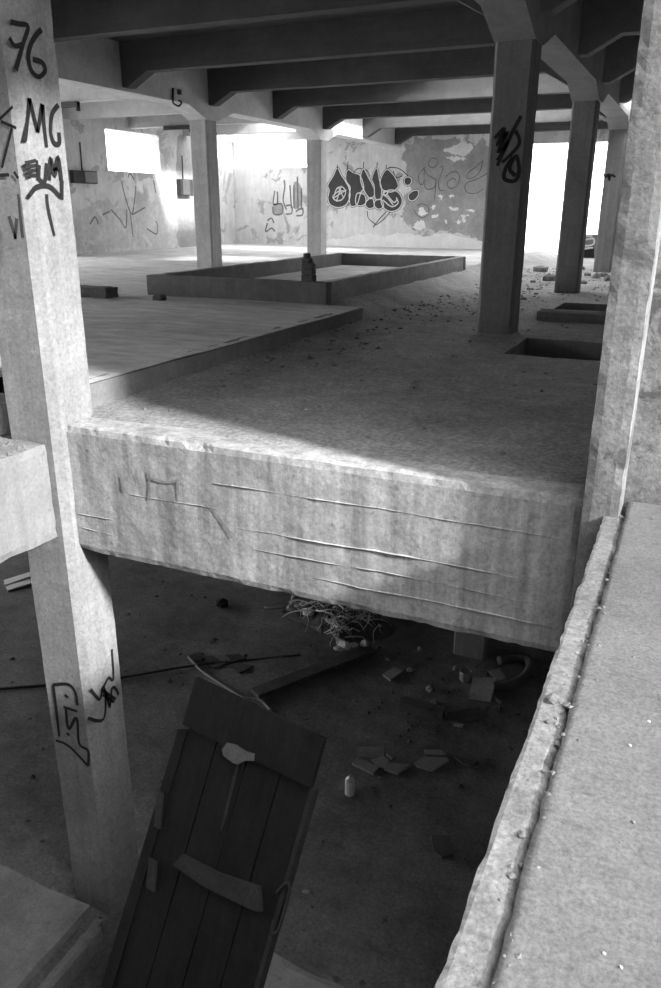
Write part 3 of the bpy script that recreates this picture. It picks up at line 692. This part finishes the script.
# ------------------------------------------------------------------ rubble on the hall floor
big = [(540, 272, 0.16), (548, 281, 0.13), (553, 278, 0.10), (587, 276, 0.09), (596, 279, 0.12), (603, 277, 0.10), (583, 284, 0.08), (582, 270, 0.1), (530, 290, 0.06), (536, 295, 0.05), (524, 300, 0.05), (533, 283, 0.06), (608, 281, 0.1)]
rl = ['largest pale stone before the bright opening', 'squat stone behind the nearest right column', 'stone touching the squat stone', 'stone right of the middle column', 'bulky stone at the foot of the far column', 'stone against the far column', 'small stone by the foot of the middle column', 'stone far behind the middle column', 'small stone right of the nearest column', 'small stone just before the dark floor opening', 'small stone close beside the nearest column', 'small stone under the largest pale stone', 'rightmost stone next to the mottled wall']
for i, (x, y, r) in enumerate(big):
    p = at(x, y, z=0.0); stone('rubble_stone', (p.x, p.y, floor_z(p.x, p.y)-0.01), r*1.25, M['stone'], rl[i], 'rubble on the hall floor', i)
for i, (x, y, r, lab) in enumerate(((349, 296, 0.05, 'dark stone at the near right corner of the basin'), (356, 298, 0.07, 'larger dark stone at the near right corner of the basin'), (374, 290, 0.05, 'dark stone along the right side of the basin'), (411, 281, 0.06, 'dark stone halfway along the right side of the basin'), (432, 278, 0.06, 'dark stone near the far right end of the basin'), (264, 386, 0.02, 'pale pebble on the dirty floor below the step'), (302, 360, 0.025, 'white pebble under the step'), (301, 365, 0.025, 'second white pebble under the step'), (336, 336, 0.03, 'pale flat stone near the far end of the step'))):
    p = at(x, y, z=0.03); stone('rubble_stone', (p.x, p.y, floor_z(p.x, p.y)-0.008), r*1.2, M['shard_dark'] if i < 5 else M['pale'], lab, 'rubble on the hall floor', 40+i)
def scatter(name, n, area, rmin, rmax, zf, mat, seed, label, cat, dens=None, squash=0.6):
    rnd = random.Random(seed); V = []; F = []; k = 0; tries = 0
    while k < n and tries < n*60:
        tries += 1
        x = rnd.uniform(area[0], area[1]); y = rnd.uniform(area[2], area[3])
        if dens and rnd.random() > dens(x, y): continue
        r = rmin+(rmax-rmin)*rnd.random()**3
        c = (x, y, zf(x, y)-r*0.15)
        b = len(V); a = rnd.uniform(0, 6.28)
        pts = [(0, 0, 1), (1, 0, 0), (-0.2, 0.9, 0.1), (-0.9, -0.1, 0), (0.1, -0.95, 0.05), (0, 0, -0.6)]
        for q in pts:
            jx, jy, jz = (q[0]+rnd.uniform(-.3, .3))*r, (q[1]+rnd.uniform(-.3, .3))*r, q[2]*r*squash
            V.append((c[0]+jx*math.cos(a)-jy*math.sin(a), c[1]+jx*math.sin(a)+jy*math.cos(a), c[2]+jz+r*0.2))
        for q in ((0, 1, 2), (0, 2, 3), (0, 3, 4), (0, 4, 1), (5, 2, 1), (5, 3, 2), (5, 4, 3), (5, 1, 4)): F.append(tuple(b+i for i in q))
        k += 1
    return tag(build(name, V, F, mat), label, cat, None, 'stuff')
def hall_d(x, y):
    if any(h[0]-0.02 < x < h[1] and h[2]-0.02 < y < h[3] for h in (HOLE1, HOLE2)): return 0
    if -2.75 < x < -2.15 and any(abs(y-c) < 0.3 for c in (10.85, 16.95, 23.05)): return 0
    return 0.10 + 0.7*sm(-3.2, -4.4, x)*sm(5.5, 7.5, y) + 0.9*sm(10.5, 13.5, y)*sm(-2.8, -3.6, x) + 0.4*sm(11, 14, y)
scatter('grit', 1500, (-4.48, -0.5, 5.0, 24.0), 0.008, 0.045, floor_z, M['stone'], 3, 'loose grit and small rubble strewn over the dirty hall floor', 'grit', hall_d)
scatter('pale_grit', 260, (-4.48, -0.5, 4.8, 18.0), 0.008, 0.03, floor_z, M['pale'], 5, 'pale plaster crumbs strewn over the dirty hall floor', 'grit', hall_d)
scatter('grit', 500, (-4.93, -4.5, 1.5, 4.4), 0.01, 0.045, lambda x, y: -0.135, M['stone'], 8, 'rubble crumbs on top of the side beam', 'grit')
def ledge_d(x, y): return math.exp(-((x+0.2)/0.035)**2)+0.03
scatter('ledge_grit', 420, (-0.29, 0.9, 0.9, 5.1), 0.003, 0.012, lambda x, y: (-0.016 if x < -0.197 else 0.0), M['ledge_edge'], 9, 'fine crumbs along the broken joint of the ledge', 'grit', ledge_d)
for i, (x, y, r, lab) in enumerate(((552, 700, 0.03, 'largest loose chunk on the ledge joint'), (568, 706, 0.02, 'chunk right of the largest one on the ledge joint'), (548, 722, 0.012, 'small chunk below the largest one on the ledge margin'), (522, 836, 0.016, 'chunk low on the ledge joint'), (512, 876, 0.014, 'lowest chunk on the ledge joint'))):
    p = at(x, y, z=-0.014); stone('ledge_chunk', (p.x, p.y, -0.018), r, M['ledge'], lab, 'loose chunks on the ledge', 70+i)
for i, (x, y, lab) in enumerate(((604, 954, 'white chip near the bottom of the ledge'), (621, 968, 'white chip right of the lowest one on the ledge'), (649, 722, 'white chip near the right border of the ledge'), (630, 746, 'white chip in the middle of the ledge'))):
    p = at(x, y, z=0.0); stone('ledge_chip', (p.x, p.y, 0.0), 0.006, M['plaster_white'], lab, 'white chips on the ledge', 90+i)

# ------------------------------------------------------------------ lower storey: platform, landing
pf = S(rough_box('floor_platform', -10.0, -4.46, -3.0, 4.26, ZP-0.1, -4.70, M['platform'], None, 0.18, 0.012, 0.02), 'raised concrete platform at the foot of the tall column', 'platform')
S(box('trim_channel', -4.46, -4.36, -3.0, 4.26, ZP-0.1, -4.80, M['pit']), 'narrow sunken channel along the platform', 'channel')
S(rough_box('trim_channel_kerb', -4.36, -4.26, -3.0, 4.2, ZP-0.1, -4.73, M['platform'], None, 0.08, 0.01, 0.025), 'thin broken kerb beside the platform channel', 'kerb')
S(rough_box('floor_landing', -2.95, -0.32, 1.0, 3.95, ZP-0.1, -3.83, M['platform'], None, 0.12, 0.012, 0.03), 'concrete landing under the leaning door', 'landing')

# ------------------------------------------------------------------ leaning plank door
A = Vector((-2.97, 4.16, -1.69)); B = Vector((-1.80, 3.90, -1.68))
du = (B-A).normalized(); dd = Vector((0.09, 0.45, 0.89)); dd = -(dd-du*du.dot(dd)).normalized()   # across, down
dn = du.cross(-dd).normalized()
if dn.dot(EYE-A) < 0: dn = -dn
DW = (B-A).length; DL = 2.38
bot = A+du*DW/2+dd*DL
door = empty('door', bot, 'dark weathered plank door leaning askew in the pit', 'door')
def dpt(px, py):
    d = R_*(px-W_PX/2) - U_*(py-H_PX/2) + _f*F_PX
    t = (A-EYE).dot(dn)/d.dot(dn); q = EYE+d*t-A
    return (q.dot(du), q.dot(dd))
def dslab(name, poly, c0, c1, mat, parent=door):
    bm = bmesh.new(); n = len(poly)
    lo = [bm.verts.new(A+du*a+dd*b+dn*c0) for a, b in poly]; hi = [bm.verts.new(A+du*a+dd*b+dn*c1) for a, b in poly]
    bm.faces.new(lo[::-1]); bm.faces.new(hi)
    for i in range(n): bm.faces.new((lo[i], lo[(i+1) % n], hi[(i+1) % n], hi[i]))
    return from_bm(name, bm, mat, parent)
cuts = [0.03, 0.27*DW, 0.52*DW, 0.77*DW, DW-0.015]
for i in range(4):
    a0, a1 = cuts[i]+0.006, cuts[i+1]-0.006
    w = 0.012*math.sin(i*2.1)
    dslab('plank', [(a0, 0.2), (a1, 0.2), (a1+w*0.4, 0.9), (a1, DL), (a0, DL), (a0+w*0.5, 0.9)], -0.03, 0.0+0.004*(i % 2), M['wood'])
dslab('top_rail', [(-0.0, 0.0), (DW, 0.0), (DW, 0.33), (0.0, 0.36)], 0.0, 0.045, M['wood'])
bt = [dpt(100+x/2.754, 660+y/2.754) for x, y in ((212, 562), (236, 534), (330, 582), (446, 622), (452, 690), (424, 682), (300, 622))]
dslab('batten', bt, 0.006, 0.045, M['wood_lite'])
pt = [dpt(100+x/2.754, 660+y/2.754) for x, y in ((348, 245), (362, 226), (388, 232), (415, 250), (438, 256), (436, 276), (410, 276), (392, 286), (378, 282), (352, 262))]
o = dslab('torn_sheet', pt, 0.046, 0.05, M['paper']); o['label'] = 'torn pale scrap stuck under the top rail'
sl = [dpt(100+x/2.754, 660+y/2.754) for x, y in ((378, 284), (386, 284), (348, 440), (336, 470), (333, 466))]
o = dslab('slit_strip', sl, 0.005, 0.009, M['wood_lite']); o['label'] = 'pale strip on the seam for the lighter floor seen through the gap'  # pale strip imitates lighter floor showing through the plank gap
dslab('stile', [(-0.055, 0.42), (0.03, 0.40), (0.03, DL), (-0.08, DL)], -0.07, 0.01, M['wood'])
dslab('stile', [(DW-0.02, 0.34), (DW+0.012, 0.34), (DW+0.012, DL), (DW-0.02, DL)], -0.06, 0.008, M['wood_lite'])
for (pa, pb, w) in (((152, 548), (145, 630), 0.04), ((172, 360), (164, 460), 0.03)):
    a = dpt(100+pa[0]/2.754, 660+pa[1]/2.754); b = dpt(100+pb[0]/2.754, 660+pb[1]/2.754)
    dslab('hinge_strap', [(a[0]-w, a[1]), (a[0]+w, a[1]), (b[0]+w, b[1]), (b[0]-w, b[1])], 0.008, 0.03, M['metal'])
hp = [dpt(100+x/2.754, 660+y/2.754) for x, y in ((492, 640), (520, 612), (526, 640), (510, 700), (494, 746), (480, 744), (484, 715))]
tube('handle', smooth_path([A+du*a+dd*b+dn*0.02 for a, b in hp]), 0.011, M['metal'], door)

# ------------------------------------------------------------------ litter on the pit floor
def litter(name, pts, z, th, mat, label, cat, group=None, ox=0, oy=0, k=1.0, tilt=0.0):
    P = [at(ox+x/k, oy+y/k, z=z) for x, y in pts]
    c = sum(P, Vector())/len(P); base = max(pit_z(q.x, q.y) for q in P)+0.002
    bm = bmesh.new(); n = len(P)
    lo = [bm.verts.new((q.x, q.y, base+tilt*(q.x-c.x)+abs(tilt)*0.1)) for q in P]; hi = [bm.verts.new((q.x, q.y, base+th+tilt*(q.x-c.x)+abs(tilt)*0.1)) for q in P]
    bm.faces.new(lo[::-1]); bm.faces.new(hi)
    for i in range(n): bm.faces.new((lo[i], lo[(i+1) % n], hi[(i+1) % n], hi[i]))
    return tag(from_bm(name, bm, mat), label, cat, group)
G4 = dict(ox=320, oy=700, k=3.305); G3 = dict(ox=360, oy=580, k=3.305); G2 = dict(ox=180, oy=560, k=3.305)
gt = 'broken tiles on the pit floor'
tiles = [([(125, 160), (210, 158), (212, 188), (125, 195)], 'upper left broken tile of the cluster above the can'), ([(120, 195), (195, 230), (175, 250), (105, 215)], 'lower left broken tile of the cluster, nearest the can'),
         ([(168, 200), (212, 190), (228, 206), (214, 230), (190, 225)], 'small tile in the middle of the cluster'), ([(218, 215), (300, 222), (255, 250), (212, 236)], 'pointed tile at the lower edge of the cluster'),
         ([(312, 215), (345, 192), (420, 197), (425, 206), (370, 240), (322, 226)], 'large tile at the right of the cluster'), ([(345, 172), (400, 175), (418, 190), (350, 188)], 'narrow tile behind the large right one'), ([(225, 180), (242, 195), (236, 200), (218, 184)], 'tiny sliver between the tiles'), ([(440, 192), (525, 210), (500, 225), (470, 215)], 'dark thin shard right of the tile cluster')]
for i, (q, lab) in enumerate(tiles): litter('broken_tile', q, ZP, 0.022+0.012*(i % 2), M['shard'] if i != 7 else M['shard_dark'], lab, 'tile', gt, tilt=0.03*(i % 3-1), **G4)
litter('broken_tile', [(365, 455), (430, 460), (435, 520), (402, 530), (375, 510)], ZP, 0.04, M['shard_dark'], 'dark square tile lying alone low in the pit', 'tile', gt, **G4)
litter('timber_offcut', [(265, 14), (410, 52), (404, 74), (262, 40)], ZP, 0.14, M['plank'], 'thick dark timber offcut beside the flat sheet', 'timber', **G4)
litter('sheet_piece', [(330, 85), (390, 90), (380, 115), (335, 100)], ZP, 0.02, M['shard_dark'], 'small dark sheet in front of the timber offcut', 'sheet', **G4)
litter('sheet_piece', [(418, 48), (530, 28), (530, 72), (478, 80), (424, 70)], ZP, 0.02, M['shard_dark'], 'wide dark sheet right of the timber offcut', 'sheet', **G4)
litter('paper_scrap', [(440, 75), (475, 78), (470, 88), (440, 86)], ZP+0.03, 0.006, M['pale'], 'pale scrap lying on the wide dark sheet', 'paper', **G4)
litter('broken_tile', [(75, 320), (110, 296), (140, 310), (100, 340)], ZP, 0.03, M['shard'], 'lone tile left of the pale square block', 'tile', gt, tilt=0.04, **G3)
litter('square_block', [(372, 342), (450, 342), (432, 405), (360, 395)], ZP, 0.10, M['pale'], 'pale square block with a notched side', 'block', **G3)
litter('broken_tile', [(425, 305), (460, 298), (486, 335), (458, 340)], ZP, 0.03, M['shard'], 'tile behind the pale square block', 'tile', gt, tilt=0.05, **G3)
p = at(360+347/3.305, 580+330/3.305, z=ZP)
def lathe(name, c, prof, mat, parent=None, seg=14, axis=Vector((0, 0, 1))):
    v = []; f = []; n = len(prof); q = Vector((0, 0, 1)).rotation_difference(axis)
    for r, z in prof:
        for k in range(seg): v.append(c+q @ Vector((r*math.cos(2*math.pi*k/seg), r*math.sin(2*math.pi*k/seg), z)))
    for i in range(n-1):
        for k in range(seg): f.append((i*seg+k, i*seg+(k+1) % seg, (i+1)*seg+(k+1) % seg, (i+1)*seg+k))
    f.append(tuple(range(seg))[::-1]); f.append(tuple((n-1)*seg+k for k in range(seg)))
    return build(name, v, f, mat, parent, smooth=True)
e = empty('cup', (p.x, p.y, ZP), 'small pale cup behind the square block', 'cup')
lathe('bowl', Vector((p.x, p.y, pit_z(p.x, p.y)+0.005)), [(0.07, 0), (0.085, 0.02), (0.09, 0.15), (0.094, 0.17), (0.08, 0.17), (0.075, 0.03)], M['shard'], e)
p = at(350, 794, z=ZP)
e = empty('spray_can', (p.x, p.y, ZP), 'shiny upright tin can standing alone on the pit floor', 'can')
z0 = pit_z(p.x, p.y)
lathe('body', Vector((p.x, p.y, z0)), [(0.055, 0), (0.062, 0.01), (0.062, 0.2), (0.055, 0.215)], M['tin'], e, 18)
lathe('dome', Vector((p.x, p.y, z0+0.215)), [(0.055, 0.0), (0.045, 0.02), (0.022, 0.03), (0.02, 0.04)], M['tin'], e, 18)
lathe('nozzle', Vector((p.x, p.y, z0+0.255)), [(0.014, 0.0), (0.014, 0.025)], M['pale'], e, 10)
hs = [at(360+x/3.305, 580+y/3.305, z=ZP+0.06) for x, y in ((440, 352), (480, 352), (520, 338), (552, 312), (565, 282), (550, 262), (505, 256), (460, 266))]
tag(tube('hose', smooth_path(hs), 0.075, M['shard_dark'], None, 10), 'thick bent hose curling behind the pale square block', 'hose')
sk = [at(360+x/3.305, 580+y/3.305, z=ZP+0.03) for x, y in ((440, 384), (466, 406))]
tag(tube('stick', sk, 0.03, M['shard'], None, 6), 'short stick beside the pale square block', 'stick')
def plank_between(name, a, b, w, th, mat, label, cat):
    t = (b-a).normalized(); sd = t.cross(Vector((0, 0, 1))).normalized()*w/2
    v = [a-sd, a+sd, b+sd, b-sd]; v = v+[q+Vector((0, 0, th)) for q in v]
    return tag(build(name, v, [(3, 2, 1, 0), (4, 5, 6, 7), (0, 1, 5, 4), (1, 2, 6, 5), (2, 3, 7, 6), (3, 0, 4, 7)], mat), label, cat)
a = at(255, 697, z=ZP); b = at(372, 652, z=ZP)
plank_between('plank', Vector((a.x, a.y, ZP+0.02)), Vector((b.x, b.y, ZP+0.02)), 0.22, 0.07, M['plank'], 'long plank lying behind the leaning door', 'plank')
cb = [at(180+x/3.305, 560+y/3.305, z=ZP+0.02) for x, y in ((28, 320), (50, 345), (80, 372), (140, 412), (205, 452), (262, 462), (300, 496))]
tag(tube('bent_strip', smooth_path(cb), 0.022, M['shard'], None, 6), 'thin bent strip curving behind the top of the door', 'strip')
jn = [at(x, y, z=ZP+0.02) for x, y in ((-20, 690), (60, 684), (118, 678), (190, 666), (250, 660), (300, 655))]
tag(tube('joint_line', smooth_path(jn), 0.02, M['metal'], None, 5), 'thin dark tube laid for a joint across the pit floor', 'joint_line')  # stands for a joint line in the floor
gp = 'cardboard pieces behind the door'
for i, (q, lab) in enumerate((([(32, 318), (58, 306), (84, 318), (72, 338), (48, 336)], 'leftmost flat cardboard piece behind the door'), ([(76, 322), (108, 318), (130, 332), (92, 342)], 'cardboard piece second from the left behind the door'), ([(88, 346), (132, 336), (152, 346), (116, 360)], 'cardboard piece in front of the others behind the door'), ([(150, 322), (196, 316), (216, 330), (170, 342)], 'cardboard piece nearest the heap of rags'), ([(158, 356), (205, 348), (242, 358), (200, 376)], 'pale-edged cardboard piece just above the door'))):
    litter('cardboard_piece', q, ZP, 0.02, M['shard_dark'], lab, 'cardboard', gp, tilt=0.05*(i % 3-1), **G2)
for i, (q, lab) in enumerate((([(4, 582), (33, 573), (33, 577), (5, 587)], 'upper pale slat on the floor left of the tall column'), ([(6, 588), (34, 580), (34, 584), (8, 592)], 'lower pale slat on the floor left of the tall column'))):
    litter('slat', q, ZP, 0.03, M['plaster_white'], lab, 'slat', 'slats on the pit floor')
# heap of rags and brush
hc = at(345, 622, z=ZP)
hp = empty('rag_heap', (hc.x, hc.y, ZP), 'tangled heap of rags and brushwood under the front beam', 'heap')
out = [at(180+x/3.305, 560+y/3.305, z=ZP) for x, y in ((340, 145), (430, 128), (520, 150), (645, 185), (720, 215), (700, 255), (610, 275), (540, 300), (500, 265), (420, 220), (350, 185))]
cen = sum(out, Vector())/len(out)
ring = smooth_path(out, True, 5); V = []; F = []; RN = 9
for j in range(RN):
    t = j/(RN-1)
    for q in ring:
        w = cen.lerp(q, 1-t*0.97); h = 0.22*math.sin(t*math.pi/2)
        V.append(Vector((w.x+0.06*nz(w, 4), w.y+0.06*nz(w, 4, 3), pit_z(w.x, w.y)-0.01+h*(0.6+0.9*abs(nz(w, 3.0, 1)))+0.08*max(0, nz(w, 9.0, 2))*(1 if j else 0))))
n = len(ring)
for j in range(RN-1):
    for i in range(n): F.append((j*n+i, j*n+(i+1) % n, (j+1)*n+(i+1) % n, (j+1)*n+i))
F.append(tuple((RN-1)*n+i for i in range(n)))
build('mound', V, F, M['shard_dark'], hp)
rnd = random.Random(21)
for i in range(90):
    q = cen.lerp(ring[rnd.randrange(n)], rnd.uniform(0.1, 1.0)); a = rnd.uniform(0, 6.28); l = rnd.uniform(0.2, 0.6)
    z = ZP+0.18+rnd.uniform(0, 0.12)
    pts = [Vector((q.x+math.cos(a)*l*t+0.06*rnd.uniform(-1, 1), q.y+math.sin(a)*l*t*0.7+0.05*rnd.uniform(-1, 1), z+0.07*math.sin(t*3.1)*rnd.uniform(0.3, 1)-0.1*t*t)) for t in (0, 0.33, 0.66, 1)]
    tube('twig', smooth_path(pts, False, 3), rnd.uniform(0.008, 0.018), M['plaster_white'] if i % 3 == 0 else M['pale'], hp, 5, 0.006)
for i, (x, y) in enumerate(((362, 150), (385, 140), (410, 136), (436, 130), (400, 152), (425, 165), (530, 262), (545, 275), (525, 280), (600, 180), (620, 188), (575, 268), (612, 266))):
    q = at(180+x/3.305, 560+y/3.305, z=ZP+0.2)
    v, f = stone_data((q.x, q.y, ZP+0.12), rnd.uniform(0.05, 0.12), 0.6, 200+i)
    build('rag', v, f, M['plaster_white'] if i % 2 else M['pale'], hp)
tw = [at(180+x/3.305, 560+y/3.305, z=ZP+0.05) for x, y in ((278, 156), (310, 158), (352, 150))]
tag(tube('branch', smooth_path(tw), 0.025, M['shard'], None, 6), 'bare branch poking left out of the rag heap', 'branch')
v = []
p = at(180+140/3.305, 560+152/3.305, z=ZP); stone('dark_lump', (p.x, p.y, ZP), 0.14, M['metal'], 'dark lump on the pit floor left of the rag heap', None, 61, cat='lump')
for i, (x, y, r, lab) in enumerate(((388, 660, 0.05, 'pale pebble left of the lone tile'), (355, 700, 0.03, 'small pebble above the tile cluster'), (430, 690, 0.06, 'dark stone left of the pale square block'), (455, 668, 0.05, 'stone by the dark column base'), (420, 650, 0.06, 'stone behind the lone tile'), (410, 672, 0.05, 'stone beside the lone tile'), (300, 730, 0.03, 'pebble right of the top of the door'), (306, 893, 0.035, 'pale pebble right of the door handle'), (436, 705, 0.07, 'crumpled lump left of the square block'), (380, 778, 0.02, 'pebble between the can and the tiles'))):
    p = at(x, y, z=ZP); stone('pit_stone', (p.x, p.y, pit_z(p.x, p.y)), r*1.2, M['stone'] if i in (2, 8) else M['shard'], lab, 'stones on the pit floor', 300+i)
scatter('pit_grit', 700, (-9.0, -0.6, 4.6, 12.5), 0.012, 0.06, pit_z, M['shard_dark'], 31, 'loose debris crumbs on the dark pit floor', 'grit', lambda x, y: 0.12+0.8*sm(7.5, 10, y)*sm(-5.0, -2.5, x))
